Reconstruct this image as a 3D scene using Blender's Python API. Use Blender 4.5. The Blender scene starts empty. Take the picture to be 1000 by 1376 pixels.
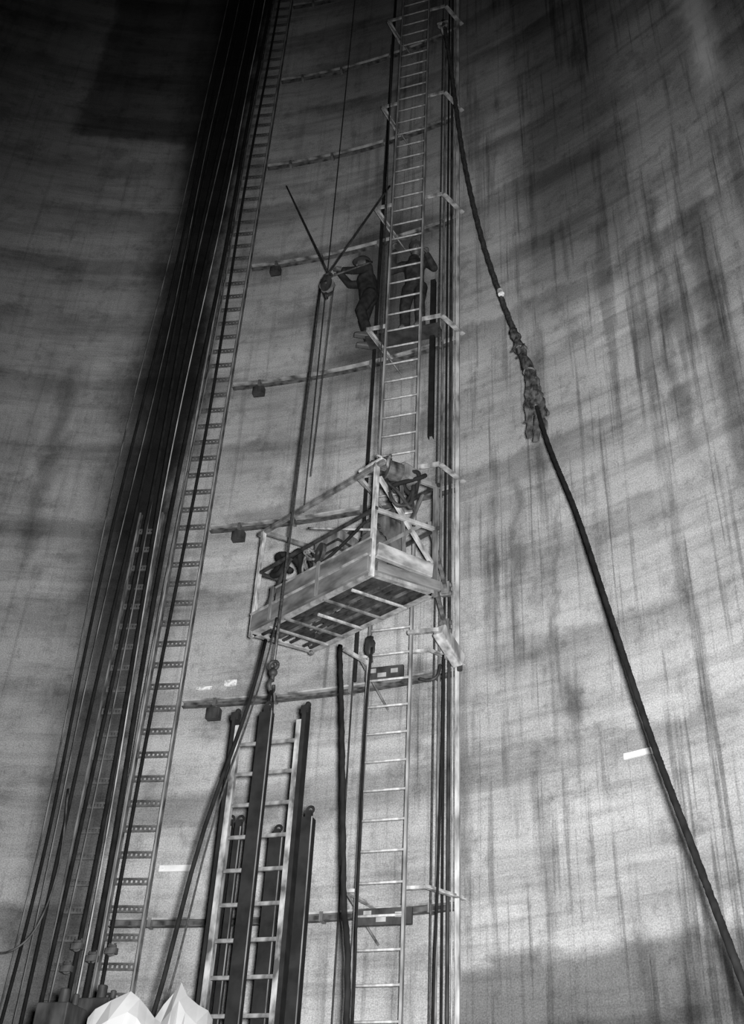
import bpy, math, random
from mathutils import Vector, Matrix, noise
random.seed(7)
scene=bpy.context.scene
try: scene.view_settings.view_transform='Standard'
except Exception: pass

# ---------------------------------------------------------------- survey geometry
F_=1500.0; PITCH=math.radians(35.8); ROLL=math.radians(3.2); CAM=Vector((0,0,1.6))
fw=Vector((0,math.cos(PITCH),math.sin(PITCH))); r0=Vector((1,0,0)); u0=Vector((0,-math.sin(PITCH),math.cos(PITCH)))
rt=r0*math.cos(ROLL)+u0*math.sin(ROLL); up=-r0*math.sin(ROLL)+u0*math.cos(ROLL)
cd=bpy.data.cameras.new('camera'); cam=bpy.data.objects.new('camera',cd); scene.collection.objects.link(cam)
M=Matrix((rt,up,-fw)).transposed().to_4x4(); M.translation=CAM; cam.matrix_world=M
cd.sensor_fit='VERTICAL'; cd.sensor_height=36; cd.lens=36*F_/1376; cd.clip_end=200; cd.clip_start=0.05
scene.camera=cam
U=Vector((0.944,-0.33,0)).normalized(); N=Vector((-0.33,-0.944,0)).normalized(); Z=Vector((0,0,1))
P0=Vector((0.33,11.0,0))
def L(u,s,z): return P0+U*u+N*s+Z*z
def ray(px,py): return (fw*F_+rt*(px-500)-up*(py-688)).normalized()
def pl(px,py,s=0):
    d=ray(px,py); t=((P0-CAM).dot(N)+s)/d.dot(N); p=CAM+d*t
    return ((p-P0).dot(U),s,p.z)
def plp(px,py,s=0): return L(*pl(px,py,s))
def at(px,py,dist):
    d=ray(px,py); return CAM+d*(dist/math.hypot(d.x,d.y))
def atz(px,py,z):
    d=ray(px,py); return CAM+d*((z-CAM.z)/d.z)
R=11.0
CEN=L(-1.5,-0.8,0)+N*R
TH0=math.atan2(-N.y,-N.x)
def wallray(px,py,off=0.0):
    d=ray(px,py); o=CAM-CEN; a=d.x**2+d.y**2; b=2*(o.x*d.x+o.y*d.y); c=o.x**2+o.y**2-(R-off)**2
    return CAM+d*((-b+math.sqrt(b*b-4*a*c))/(2*a))
def wuv(px,py):
    p=wallray(px,py); th=math.atan2(p.y-CEN.y,p.x-CEN.x)-TH0
    th=(th+math.pi)%(2*math.pi)-math.pi
    return (-th*R,p.z)
def wp(u,z,off=0.0):
    th=TH0-u/R; return Vector((CEN.x+math.cos(th)*(R-off),CEN.y+math.sin(th)*(R-off),z))
def wallat(u,z,off=0.0):
    """point on the wall straight behind plane position u"""
    du=u+1.5; return L(u,-0.8+R-math.sqrt((R-off)**2-du*du),z)

# ---------------------------------------------------------------- materials
def mat(name,g,rough=0.6,metal=0.0,var=0.35,scale=(8,8,8),bump=0.15,spec=0.5):
    m=bpy.data.materials.new(name); m.use_nodes=True; nt=m.node_tree; b=nt.nodes['Principled BSDF']
    tc=nt.nodes.new('ShaderNodeTexCoord'); mp=nt.nodes.new('ShaderNodeMapping'); mp.inputs['Scale'].default_value=scale
    n=nt.nodes.new('ShaderNodeTexNoise'); n.inputs['Scale'].default_value=1.0; n.inputs['Detail'].default_value=6
    cr=nt.nodes.new('ShaderNodeValToRGB')
    a=g*(1-var); c=min(1,g*(1+var))
    cr.color_ramp.elements[0].color=(a,a,a,1); cr.color_ramp.elements[1].color=(c,c,c,1)
    cr.color_ramp.elements[0].position=0.35; cr.color_ramp.elements[1].position=0.65
    bp=nt.nodes.new('ShaderNodeBump'); bp.inputs['Strength'].default_value=bump; bp.inputs['Distance'].default_value=0.02
    k=nt.links.new
    k(tc.outputs['Object'],mp.inputs['Vector']); k(mp.outputs[0],n.inputs['Vector']); k(n.outputs['Fac'],cr.inputs['Fac'])
    k(cr.outputs['Color'],b.inputs['Base Color']); k(n.outputs['Fac'],bp.inputs['Height']); k(bp.outputs[0],b.inputs['Normal'])
    b.inputs['Roughness'].default_value=rough; b.inputs['Metallic'].default_value=metal
    b.inputs['Specular IOR Level'].default_value=spec
    return m
m_light=mat('galvanised_steel',0.30,0.6,0.05,0.55,(10,10,3),spec=.3)
m_post=mat('painted_steel',0.32,0.6,0.0,0.6,(12,12,6))
m_mid=mat('weathered_steel',0.12,0.6,0.1,0.6,(9,9,3),spec=.3)
m_rack=mat('rusty_rack_steel',0.065,0.6,0.1,0.7,(9,9,5),spec=.3)
m_rail_highlight=mat('lit_rail_edge',0.22,0.7,0.0,0.75,(5,5,5),spec=.2)
m_lad=mat('ladder_steel',0.22,0.6,0.05,0.45,(9,9,3),spec=.3)
m_dark=mat('dark_steel',0.03,0.6,0.1,0.6,(9,9,4),spec=.25)
m_black=mat('black_rubber',0.012,0.8,0,0.3,spec=.1)
m_wire=mat('steel_wire_rope',0.05,0.5,0.3,0.4,(30,30,30))
m_rope=mat('manila_rope',0.11,0.85,0,0.6,(20,20,20))
m_wood=mat('weathered_timber',0.105,0.9,0,0.5,(3,3,8),0.4,.15)
m_stile=mat('stile_timber',0.18,0.85,0,0.75,(9,9,5),0.3,.2)
m_woodl=mat('pale_timber',0.11,0.8,0,0.7,(9,9,9),spec=.2)
m_boardl=mat('pale_plank',0.24,0.8,0,0.5,(5,5,9))
m_rag=mat('dirty_sacking',0.05,0.95,0,0.8,(18,18,10),0.6,.2)
m_white=mat('white_canvas',0.2,0.9,0,0.2,(3,3,3),0.2,.1)
m_cloth=mat('dark_work_cloth',0.02,0.95,0,0.4,(12,12,12),0.3,.1)
m_cloth2=mat('grey_work_cloth',0.026,0.95,0,0.4,(12,12,12),0.3,.1)
m_skin=mat('skin',0.07,0.6,0,0.1)
m_hat=mat('helmet_plastic',0.03,0.8,0,0.1,spec=.1)
m_boot=mat('worn_leather',0.07,0.7,0,0.3)
m_plate=mat('pale_enamel_plate',0.5,0.5,0,0.5,(20,20,20))
m_dtim=mat('dark_timber',0.03,0.9,0,0.5,(6,6,6),spec=.2)

# ---------------------------------------------------------------- mesh builder
class MB:
    def __init__(s): s.v=[]; s.f=[]; s.mi=[]
    def sweep(s,path,prof,ref=None,cap=True,scales=None,twist=0.0):
        path=[Vector(p) for p in path]; n=len(path); k=len(prof) ; b0=len(s.v)
        t0=(path[1]-path[0]).normalized()
        if ref is None:
            ref=Vector((0,0,1)) if abs(t0.z)<0.9 else Vector((1,0,0))
        ref=Vector(ref); x=(ref-t0*ref.dot(t0)).normalized()
        dist=0
        for i,p in enumerate(path):
            if i==0: t=t0
            elif i==n-1: t=(path[i]-path[i-1]).normalized()
            else:
                t=(path[i+1]-path[i-1]).normalized()
            if i: dist+=(path[i]-path[i-1]).length
            x=(x-t*x.dot(t)).normalized(); y=t.cross(x)
            sc=scales[i] if scales else 1.0
            a=twist*dist; ca,sa=math.cos(a),math.sin(a)
            for (q,w) in prof:
                qq=q*ca-w*sa; ww=q*sa+w*ca
                s.v.append(p+x*qq*sc+y*ww*sc)
        for i in range(n-1):
            for j in range(k):
                a=b0+i*k+j; b=b0+i*k+(j+1)%k
                s.f.append((a,b,b+k,a+k))
        if cap:
            s.f.append(tuple(b0+j for j in reversed(range(k))))
            s.f.append(tuple(b0+(n-1)*k+j for j in range(k)))
        return s
    def tube(s,path,r,seg=8,scales=None,cap=True):
        return s.sweep(path,[(r*math.cos(2*math.pi*j/seg),r*math.sin(2*math.pi*j/seg)) for j in range(seg)],cap=cap,scales=scales)
    def rope(s,path,r,pitch=0.12,seg=12,lobes=3,scales=None,amp=0.1):
        pr=[]
        for j in range(seg):
            a=2*math.pi*j/seg; q=r*(1+amp*math.cos(lobes*a)); pr.append((q*math.cos(a),q*math.sin(a)))
        return s.sweep(resample(path,pitch/4),pr,twist=2*math.pi/(pitch*lobes))
    def bar(s,a,b,w,h,ref=None):
        return s.sweep([a,b],[(-w/2,-h/2),(w/2,-h/2),(w/2,h/2),(-w/2,h/2)],ref=ref)
    def angle(s,a,b,w,t=0.008,ref=None,flip=1):
        pr=[(0,0),(w,0),(w,t),(t,t),(t,w),(0,w)]
        pr=[(p[0]-w*.3,(p[1]-w*.3)*flip) for p in pr]
        if flip<0: pr=pr[::-1]
        return s.sweep([a,b],pr,ref=ref)
    def channel(s,a,b,w,h,t=0.012,ref=None):
        pr=[(-w/2,-h/2),(w/2,-h/2),(w/2,h/2),(w/2-t,h/2),(w/2-t,-h/2+t),(-w/2+t,-h/2+t),(-w/2+t,h/2),(-w/2,h/2)]
        return s.sweep([a,b],pr,ref=ref)
    def box(s,c,hx,hy,hz,X=None,Y=None,ZZ=None):
        X=X or U; Y=Y or N; ZZ=ZZ or Z; c=Vector(c)
        return s.sweep([c-ZZ*hz,c+ZZ*hz],[(-hx,-hy),(hx,-hy),(hx,hy),(-hx,hy)],ref=X)
    def ball(s,c,rx,ry=None,rz=None,seg=14,rings=9,ax=None,fn=None):
        ry=ry or rx; rz=rz or rx; c=Vector(c); X,Y,W=ax or (Vector((1,0,0)),Vector((0,1,0)),Vector((0,0,1)))
        b0=len(s.v)
        def pt(d):
            q=fn(d) if fn else 1.0
            return c+X*d.x*rx*q+Y*d.y*ry*q+W*d.z*rz*q
        s.v.append(pt(Vector((0,0,-1))))
        for i in range(1,rings):
            ph=-math.pi/2+math.pi*i/rings
            for j in range(seg):
                a=2*math.pi*j/seg; s.v.append(pt(Vector((math.cos(ph)*math.cos(a),math.cos(ph)*math.sin(a),math.sin(ph)))))
        s.v.append(pt(Vector((0,0,1)))); top=len(s.v)-1
        for j in range(seg):
            s.f.append((b0,b0+1+(j+1)%seg,b0+1+j)); e=b0+1+(rings-2)*seg
            s.f.append((top,e+j,e+(j+1)%seg))
        for i in range(rings-2):
            for j in range(seg):
                a=b0+1+i*seg+j; b=b0+1+i*seg+(j+1)%seg; s.f.append((a,b,b+seg,a+seg))
        return s
    def torus(s,c,R_,r,X,Y,seg=24,rs=8,a0=0,a1=2*math.pi):
        pts=[Vector(c)+X*R_*math.cos(a0+(a1-a0)*i/seg)+Y*R_*math.sin(a0+(a1-a0)*i/seg) for i in range(seg+1)]
        return s.tube(pts,r,rs)
def resample(path,step):
    path=[Vector(p) for p in path]; out=[path[0]]; 
    for a,b in zip(path,path[1:]):
        n=max(1,int((b-a).length/step))
        for i in range(1,n+1): out.append(a.lerp(b,i/n))
    return out
def smooth(pts,sub=8):
    pts=[Vector(p) for p in pts]; P=[pts[0]*2-pts[1]]+pts+[pts[-1]*2-pts[-2]]; out=[]
    for i in range(1,len(P)-2):
        for k in range(sub):
            t=k/sub; a,b,c,d=P[i-1],P[i],P[i+1],P[i+2]
            out.append(0.5*((2*b)+(c-a)*t+(2*a-5*b+4*c-d)*t*t+(3*b-a-3*c+d)*t**3))
    out.append(pts[-1]); return out

def _put(name,mb,m,parent=None,loc=None,sm=False,label=None,cat=None,group=None,kind=None,bevel=0):
    base=Vector(parent['wo']) if parent else Vector((0,0,0))
    org=Vector(loc) if (loc is not None and not parent) else base
    me=bpy.data.meshes.new(name); me.from_pydata([v-org for v in mb.v],[],mb.f); me.materials.append(m)
    if sm:
        for p in me.polygons: p.use_smooth=True
    me.update()
    o=bpy.data.objects.new(name,me); scene.collection.objects.link(o)
    if parent: o.parent=parent
    else: o.location=org
    o['wo']=list(org)
    if label: o['label']=label
    if cat: o['category']=cat
    if group: o['group']=group
    if kind: o['kind']=kind
    if bevel:
        b=o.modifiers.new('bevel','BEVEL'); b.width=bevel; b.segments=2; b.limit_method='ANGLE'
    return o
def put(name,mb,m,parent=None,loc=None,**k):
    if parent is None and loc is None:
        loc=sum((Vector(v) for v in mb.v),Vector((0,0,0)))/len(mb.v); loc.z=min(v.z for v in mb.v)
    if parent is not None: 
        loc=Vector((0,0,0))
    return _put(name,mb,m,parent=parent,loc=loc,**k)
def thing(name,label,cat,loc,group=None):
    e=bpy.data.objects.new(name,None); e.empty_display_size=0.2; scene.collection.objects.link(e)
    e.location=Vector(loc); e['wo']=list(Vector(loc)); e['label']=label; e['category']=cat
    if group: e['group']=group
    return e

# ---------------------------------------------------------------- shaft wall
TOP=34.0
nseg=192; zs=[0,4,8,12,16,20,24,28,TOP]
vs=[];uvs={}
for z in zs:
    for j in range(nseg+1):
        u=(-math.pi+2*math.pi*j/nseg)*R; vs.append(wp(u,z))
fs=[];fuv=[]
for i in range(len(zs)-1):
    for j in range(nseg):
        a=i*(nseg+1)+j; fs.append((a,a+1,a+nseg+2,a+nseg+1))
        ua=(-math.pi+2*math.pi*j/nseg)*R; ub=(-math.pi+2*math.pi*(j+1)/nseg)*R
        fuv+= [(ua,zs[i]),(ub,zs[i]),(ub,zs[i+1]),(ua,zs[i+1])]
me=bpy.data.meshes.new('wall_shaft'); me.from_pydata(vs,[],fs); lay=me.uv_layers.new(name='UVMap')
for i,q in enumerate(fuv): lay.data[i].uv=q
for p in me.polygons: p.use_smooth=True
wall=bpy.data.objects.new('wall_shaft',me); scene.collection.objects.link(wall); wall['kind']='structure'; wall['label']='curved stained concrete wall inside a tall circular shaft'

m=bpy.data.materials.new('stained_shaded_concrete'); m.use_nodes=True; nt=m.node_tree; B=nt.nodes['Principled BSDF']; K=nt.links.new
def nd(t,**k):
    n=nt.nodes.new(t)
    for a,b in k.items(): setattr(n,a,b)
    return n
uvn=nd('ShaderNodeUVMap'); uvn.uv_map='UVMap'
def math_(op,a,b=None,c=None):
    n=nd('ShaderNodeMath',operation=op)
    for i,x in enumerate((a,b,c)):
        if x is None: continue
        if isinstance(x,(int,float)): n.inputs[i].default_value=x
        else: K(x,n.inputs[i])
    return n.outputs[0]
def noi(sx,sy,det=5,rough=0.55,off=(0,0,0),dist=0):
    mp=nd('ShaderNodeMapping'); mp.inputs['Scale'].default_value=(sx,sy,1); mp.inputs['Location'].default_value=off
    K(uvn.outputs[0],mp.inputs['Vector']); n=nd('ShaderNodeTexNoise'); n.inputs['Scale'].default_value=1; n.inputs['Detail'].default_value=det; n.inputs['Roughness'].default_value=rough; n.inputs['Distortion'].default_value=dist
    K(mp.outputs[0],n.inputs['Vector']); return n.outputs['Fac']
def rng(x,a,b,c=0.0,d=1.0):
    n=nd('ShaderNodeMapRange',interpolation_type='SMOOTHSTEP'); K(x,n.inputs[0])
    for i,v in enumerate((a,b,c,d)): n.inputs[i+1].default_value=v
    return n.outputs[0]
sep=nd('ShaderNodeSeparateXYZ'); K(uvn.outputs[0],sep.inputs[0])
wob=math_('MULTIPLY',math_('SUBTRACT',noi(1.2,0.6,6,0.65,off=(9,3,0)),0.5),0.8)
uu=math_('ADD',sep.outputs[0],wob); wob2=math_('MULTIPLY',math_('SUBTRACT',noi(1.6,1.6,6,0.65,off=(2,7,0)),0.5),0.5); vv=math_('ADD',sep.outputs[1],wob2)
def boxm(ua,ub,va,vb,su=0.3,sv=0.3):
    a=math_('MULTIPLY',rng(uu,ua-su,ua+su),rng(uu,ub-su,ub+su,1,0))
    b=math_('MULTIPLY',rng(vv,va-sv,va+sv),rng(vv,vb-sv,vb+sv,1,0))
    return math_('MULTIPLY',a,b)
val=rng(noi(0.5,0.7,8,0.65),0.3,0.7,0.27,0.37)
def mulby(mask,f):
    global val
    fac=math_('ADD',math_('MULTIPLY',mask,f-1.0),1.0); val=math_('MULTIPLY',val,fac)
lift=math_('FRACT',math_('DIVIDE',math_('ADD',sep.outputs[1],math_('MULTIPLY',math_('SUBTRACT',noi(0.6,0.4,8,0.7,off=(3,9,0)),0.5),1.0)),1.32))
mulby(math_('MULTIPLY',math_('MULTIPLY',rng(lift,0.35,0.86),rng(lift,0.9,1.0,1,0)),rng(noi(0.4,0.5,5,0.6,off=(6,6,0)),0.36,0.6)),0.62)
mulby(rng(noi(0.2,1.7,8,0.7,off=(0,5,0)),0.48,0.62),0.74)
mulby(rng(noi(0.5,6.0,5,0.65,off=(4,1,0)),0.46,0.7),0.82)
rightm=rng(sep.outputs[0],-1.0,2.2,0.35,1.0)
def drip(sx,sy,a,b,f,off,r=0.6):
    mulby(math_('MULTIPLY',rng(noi(sx,sy,5,r,off=off),a,b),rightm),f)
drip(2.6,0.2,0.53,0.66,0.58,(3,2,0))
drip(9.0,0.3,0.55,0.67,0.62,(8,2,0))
drip(16.0,0.3,0.57,0.69,0.68,(1,9,0))
drip(6.0,0.13,0.60,0.67,0.5,(21,9,0))
mulby(rng(noi(2.0,1.6,8,0.72,off=(11,2,0)),0.5,0.66),0.70)
mulby(rng(noi(5.5,5.0,6,0.75,off=(1,12,0)),0.53,0.7),0.7)
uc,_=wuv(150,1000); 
cable_shade=math_('MULTIPLY',rng(uu,uc-1.5,uc-0.3),rng(uu,uc+0.15,uc+0.6,1,0))  # broad shadow of the cable bundle, painted into the wall colour
mulby(math_('MULTIPLY',cable_shade,rng(sep.outputs[1],5.0,11)),0.13)
cable_shade2=math_('MULTIPLY',rng(uu,uc-1.0,uc-0.3),rng(uu,uc+0.05,uc+0.35,1,0))  # narrower painted shadow close behind the cables, full height
mulby(cable_shade2,0.28)
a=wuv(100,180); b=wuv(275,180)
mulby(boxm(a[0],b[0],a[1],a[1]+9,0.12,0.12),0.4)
a=wuv(620,1295); mulby(math_('MULTIPLY',rng(vv,a[1]-0.1,a[1]+0.12,1,0),rng(uu,a[0]-0.3,a[0]+0.1)),0.36)
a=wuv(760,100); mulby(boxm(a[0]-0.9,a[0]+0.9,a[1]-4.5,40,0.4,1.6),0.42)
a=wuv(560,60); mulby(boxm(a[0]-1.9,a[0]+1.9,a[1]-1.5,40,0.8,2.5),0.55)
a=wuv(530,395); mulby(boxm(a[0]-0.8,a[0]+0.55,a[1]-1.6,a[1]+1.9,0.4,0.8),0.27)
a=wuv(940,330); mulby(boxm(a[0]-0.12,a[0]+0.2,a[1]-4.0,a[1]+1.0,0.12,0.6),0.45)
a=wuv(890,400); mulby(boxm(a[0]-0.06,a[0]+0.1,a[1]-2.5,a[1]+2.0,0.1,0.5),0.5)
a=wuv(600,520); mulby(boxm(a[0]-0.15,a[0]+0.12,a[1]-3.0,a[1]+3.5,0.15,0.6),0.6)
a=wuv(690,760); mulby(boxm(a[0]-0.04,a[0]+0.04,a[1]-1.2,a[1]+1.3,0.08,0.3),0.4)
a=wuv(745,760); mulby(boxm(a[0]-0.03,a[0]+0.03,a[1]-1.6,a[1]+0.8,0.06,0.3),0.5)
a=wuv(770,940); mulby(boxm(a[0]-0.1,a[0]+0.1,a[1]-0.2,a[1]+0.2,0.12,0.15),0.35)
a=wuv(735,1230); mulby(boxm(a[0]-0.05,a[0]+0.05,a[1]-0.2,a[1]+1.6,0.1,0.3),0.5)
a=wuv(560,930); mulby(boxm(a[0]-0.04,a[0]+0.05,a[1]-0.8,a[1]+0.5,0.08,0.2),0.5)
a=wuv(410,560); mulby(boxm(a[0]-0.06,a[0]+0.08,a[1]-1.2,a[1]+2.2,0.1,0.5),0.5)
a=wuv(60,640); mulby(boxm(a[0]-0.1,a[0]+0.15,a[1]-1.5,a[1]+2.2,0.15,0.5),0.5)
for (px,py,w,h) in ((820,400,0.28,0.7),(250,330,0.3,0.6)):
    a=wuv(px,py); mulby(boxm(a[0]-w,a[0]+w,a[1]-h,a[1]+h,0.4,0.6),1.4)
a=wuv(300,700); mulby(rng(uu,a[0]-3.0,a[0],1,0),0.88)
val=math_('MINIMUM',math_('MULTIPLY',val,rng(noi(60,60,5,0.8),0.3,0.7,0.66,1.45)),0.5)
# lime run high on the wall
a=wuv(935,55); mk=boxm(a[0]-.1,a[0]+.25,a[1]-1.0,a[1]+3,0.16,0.5); val=math_('ADD',val,math_('MULTIPLY',mk,0.42))
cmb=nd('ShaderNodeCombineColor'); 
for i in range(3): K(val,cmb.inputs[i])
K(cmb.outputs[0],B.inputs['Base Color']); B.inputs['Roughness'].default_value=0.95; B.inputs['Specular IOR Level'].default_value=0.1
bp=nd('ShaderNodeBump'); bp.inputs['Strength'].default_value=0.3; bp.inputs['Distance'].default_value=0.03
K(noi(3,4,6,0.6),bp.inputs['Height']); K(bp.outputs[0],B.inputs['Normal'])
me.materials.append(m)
fb=MB(); fb.v=[wp((-math.pi+2*math.pi*j/96)*R,0) for j in range(96)]; fb.f=[tuple(reversed(range(96)))]
fl=put('floor',fb,mat('dusty_concrete',0.2,0.9,0,0.3,(1,1,1)),kind='structure',loc=(0,0,0))

# ---------------------------------------------------------------- levels
LV=[wallray(600,y,0.05).z for y in (1220,907)]
step=LV[1]-LV[0]
LV=[LV[0]+step*i for i in range(-1,8)]
LTOP=min(LV[-1]+1,TOP-1)

# ---------------------------------------------------------------- climbing ladder
ul=pl(477,1250)[0]; ur=pl(542,1250)[0]
lad=thing('climbing_ladder','tall pale steel climbing ladder standing clear of the wall','ladder',L((ul+ur)/2,0,0))
for u in (ul,ur):
    put('stile',MB().sweep([L(u,0,0),L(u,0,LTOP)],[(-.013,-.03),(.013,-.03),(.013,.03),(-.013,.03)],ref=U),m_lad,lad)
rm=None; k=0; z=0.3; 
while z<LTOP and k<96:
    if rm is None:
        o=put('rung',MB().tube([L(ul,0,0),L(ur,0,0)],0.0135,8),m_light,lad,sm=True); rm=o.data; o.location=(0,0,z)
    else:
        o=bpy.data.objects.new('rung',rm); scene.collection.objects.link(o); o.parent=lad; o.location=(0,0,z)
    z+=0.318; k+=1

# ---------------------------------------------------------------- wall ladder racks
def rack_(xl,xr,yy,off,lb,mrail,mrung,zmax,pitch=0.3,lip=None):
    pR=wallray(xr,yy,off); pLft=wallray(xl,yy+2,off)
    wd=(pR-pLft); wd.z=0; WW=wd.length; wd.normalize(); base=Vector((pR.x,pR.y,0))
    rack=thing('cable_ladder',lb,'cable ladder',base-wd*WW/2,group='cable ladders on the wall')
    nin=Vector((CEN.x-base.x,CEN.y-base.y,0)).normalized()
    for q in (0,-WW):
        p=base+wd*q
        put('side_rail',MB().channel(p,p+Z*zmax,0.05,0.04,0.006,ref=nin),mrail,rack)
        put('rail_lip',MB().bar(p+nin*.03,p+nin*.03+Z*zmax,0.008,0.02,ref=nin),lip,rack)
    rm=None; z=0.3;k=0
    while z<zmax and k<98:
        if rm is None:
            mb=MB(); a=base-wd*WW
            mb.bar(a+Z*0.028,base+Z*0.028,0.022,0.018,ref=Z); mb.bar(a-Z*0.028,base-Z*0.028,0.022,0.018,ref=Z)
            for i in range(8): 
                p=a.lerp(base,(i+.5)/8); mb.bar(p-Z*.02,p+Z*.02,0.025,0.008,ref=wd)
            o=put('rung',mb,mrung,rack); rm=o.data; o.location=(0,0,z)
        else:
            o=bpy.data.objects.new('rung',rm); scene.collection.objects.link(o); o.parent=rack; o.location=(0,0,z)
        z+=pitch;k+=1
rack_(198,243,930,0.16,'dark steel cable ladder with slotted rungs fixed to the wall',m_rack,m_rack,LTOP,lip=m_lad)
rack_(126,160,1000,0.1,'dark steel cable ladder behind the hanging cables',m_rack,m_rack,10.5,lip=m_mid)

# ---------------------------------------------------------------- cross rails
uA=wuv(150,1243)[0]; uB=wuv(618,1218)[0]
for i,z in enumerate(LV[1:]):
    g=thing('cross_rail','horizontal steel rail clamped round the curved wall','rail',wp((uA+uB)/2,z,0.06),group='horizontal wall rails')
    ua=uA+(0.0 if i==0 else 0.45)
    pts=[wp(ua+(uB-ua)*t/24,z,0.08) for t in range(25)]
    put('rail',MB().sweep(pts,[(-.04,-.035),(.03,-.035),(.03,-.022),(-.03,-.022),(-.03,.035),(-.04,.035)],ref=Z),m_rack,g)  # dark colour here carries the shadow beneath the rail's lit edge
    put('rail_edge_highlight',MB().sweep([p+Z*.04 for p in pts],[(-.01,-.035),(.01,-.035),(.01,.04),(-.01,.04)],ref=Z),m_rail_highlight,g)  # pale strip paints the light caught along the rail top
    for q in (0.12,0.34,0.62,0.93):
        u=ua+(uB-ua)*q
        c=wp(u,z,0.075); nn=Vector((CEN.x-c.x,CEN.y-c.y,0)).normalized(); tt=nn.cross(Z)
        put('clamp',MB().box(c,0.02,0.055,0.05,X=tt,Y=nn),m_mid,g)
    u=ua+0.42
    c=wp(u,z-0.15,0.085); nn=Vector((CEN.x-c.x,CEN.y-c.y,0)).normalized(); tt=nn.cross(Z)
    jb=MB().box(c,0.085,0.05,0.07,X=tt,Y=nn); jb.box(c+nn*0.055,0.07,0.008,0.06,X=tt,Y=nn); jb.tube([c+Z*.06,c+Z*.11],0.012,8)
    if i in (1,2,3,4): put('junction_box',jb,m_dark,loc=c,label='small dark junction box fixed under a wall rail',cat='junction box',group='junction boxes',bevel=0.006)

# ---------------------------------------------------------------- ladder brackets
for i,z in enumerate(LV[1:]):
    g=thing('ladder_bracket','pale angular steel bracket tying the ladder back to the wall','bracket',L(0,0,z),group='ladder brackets')
    zz=z+0.05; big=i>=2
    a_=.3 if big else .14; b_=.28 if big else .2; th=.075 if big else .045
    put('cross_arm',MB().bar(L(ul-a_,-0.05,zz),L(ul,-0.05,zz),th*.7,0.03,ref=Z),m_light,g)
    put('cross_arm',MB().bar(L(ur,-0.05,zz),L(ur+b_,-0.05,zz),th*.7,0.03,ref=Z),m_light,g)
    put('tie_arm',MB().angle(L(ul-a_,-0.05,zz),wallat(ul-a_+.14,zz,.03),th,0.012,ref=Z),m_light,g)
    put('tie_arm',MB().angle(L(ur+b_,-0.05,zz),wallat(ur+.48,zz,.1),th,0.012,ref=Z),m_light,g)
    put('brace',MB().tube([L(ul-a_,-0.08,zz),wallat(ul+.02,z-.3,.03)],0.013,6),m_mid,g)

# ---------------------------------------------------------------- guide rail & conduits right of ladder
def vert(name,px,py,s,r,m_,label,cat,group=None,z0=0,z1=None,square=False):
    u=pl(px,py,s)[0]; z1=z1 or LTOP
    mb=MB()
    if square: mb.channel(L(u,s,z0),L(u,s,z1),r*2,r*2,0.008,ref=U)
    else: mb.tube([L(u,s,z0+(z1-z0)*t/8) for t in range(9)],r,8)
    return put(name,mb,m_,loc=L(u,s,z0),label=label,cat=cat,group=group,sm=not square)
vert('guide_rail',615,1000,-0.42,0.024,m_light,'pale steel guide rail channel running up the shaft','rail',square=True)
for (px,s,r,mm,lb) in ((582,-0.3,0.011,m_wire,'thin dark wire rope hanging straight'),(589,-0.35,0.014,m_mid,'grey electrical conduit pipe on the wall'),(596,-0.4,0.014,m_black,'black electrical cable beside the rail'),(603,-0.44,0.02,m_dark,'dark steel conduit pipe beside the rail'),(608,-0.38,0.008,m_light,'thin pale signal wire beside the rail')):
    vert('conduit',px,1000,s,r,mm,lb,'conduit','conduits beside the guide rail')
zt=pl(585,380,-0.5)[2]; zb=pl(585,590,-0.5)[2]
vert('dark_channel_post',581,480,-0.46,0.035,m_black,'slim dark steel channel fixed between wall rails','channel',z0=zb,z1=zt,square=True)
vert('downpipe',497,580,-0.5,0.022,m_black,'dark pipe running up behind the workers','pipe',z0=LV[2])
vert('signal_wire',452,250,-0.55,0.009,m_dark,'thin wire hanging near the wall','wire',z0=LV[3])
vert('signal_wire',527,60,-0.5,0.009,m_dark,'thin wire hanging beside the ladder','wire',z0=0)

# ---------------------------------------------------------------- hanging cables (left)
cabs=[(84,.25,.009,m_mid,-.25),(98,.3,.018,m_black,-.42),(110,.5,.007,m_mid,-.1),(121,.28,.02,m_black,-.22),(139,.4,.022,m_black,-.12),(145,.33,.009,m_mid,-.02),(161,.35,.024,m_black,-.1),(169,.5,.008,m_light,-.02),(184,.45,.028,m_black,-.1),(192,.6,.010,m_mid,-.22),(203,.36,.02,m_black,-.04)]
for i,(px,off,r,mm,fan) in enumerate(cabs):
    p=wallray(px,1000,off); q=Vector((p.x,p.y,0))
    n_=Vector((CEN.x-q.x,CEN.y-q.y,0)).normalized(); t_=n_.cross(Z)
    if t_.x<0: t_=-t_
    pts=[]
    for t in range(37):
        z=LTOP*t/36; w=max(0,1-z/6.5)
        bow=.22*math.sin(math.pi*min(1,z/22))*(1-abs(i-5)/9)
        pts.append(q+Z*z+t_*(fan*w**1.6+.06*math.sin(z*.42+i*.9)*math.sin(math.pi*min(1,z/20)))+n_*(0.25*w*w*(i%3)+bow))
    put('hanging_cable',MB().tube(smooth(pts,3),r,8),mm,loc=pts[0],sm=True,
        label='pale thin wire hanging down the wall' if mm is m_light else ('grey steel conduit hanging down the wall' if mm is m_mid else 'thick black power cable hanging down the wall'),cat='cable',group='cables hanging beside the cable ladder')
lp=smooth([wallray(-60,1240,.7),wallray(-10,1278,.75),wallray(25,1272,.8),wallray(55,1235,.8),wallray(80,1160,.75),wallray(92,1060,.65)],8)
put('slack_hose',MB().tube(lp,0.011,8),m_rack,label='thin dark slack hose drooping beside the cables',cat='hose',sm=True)
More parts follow.
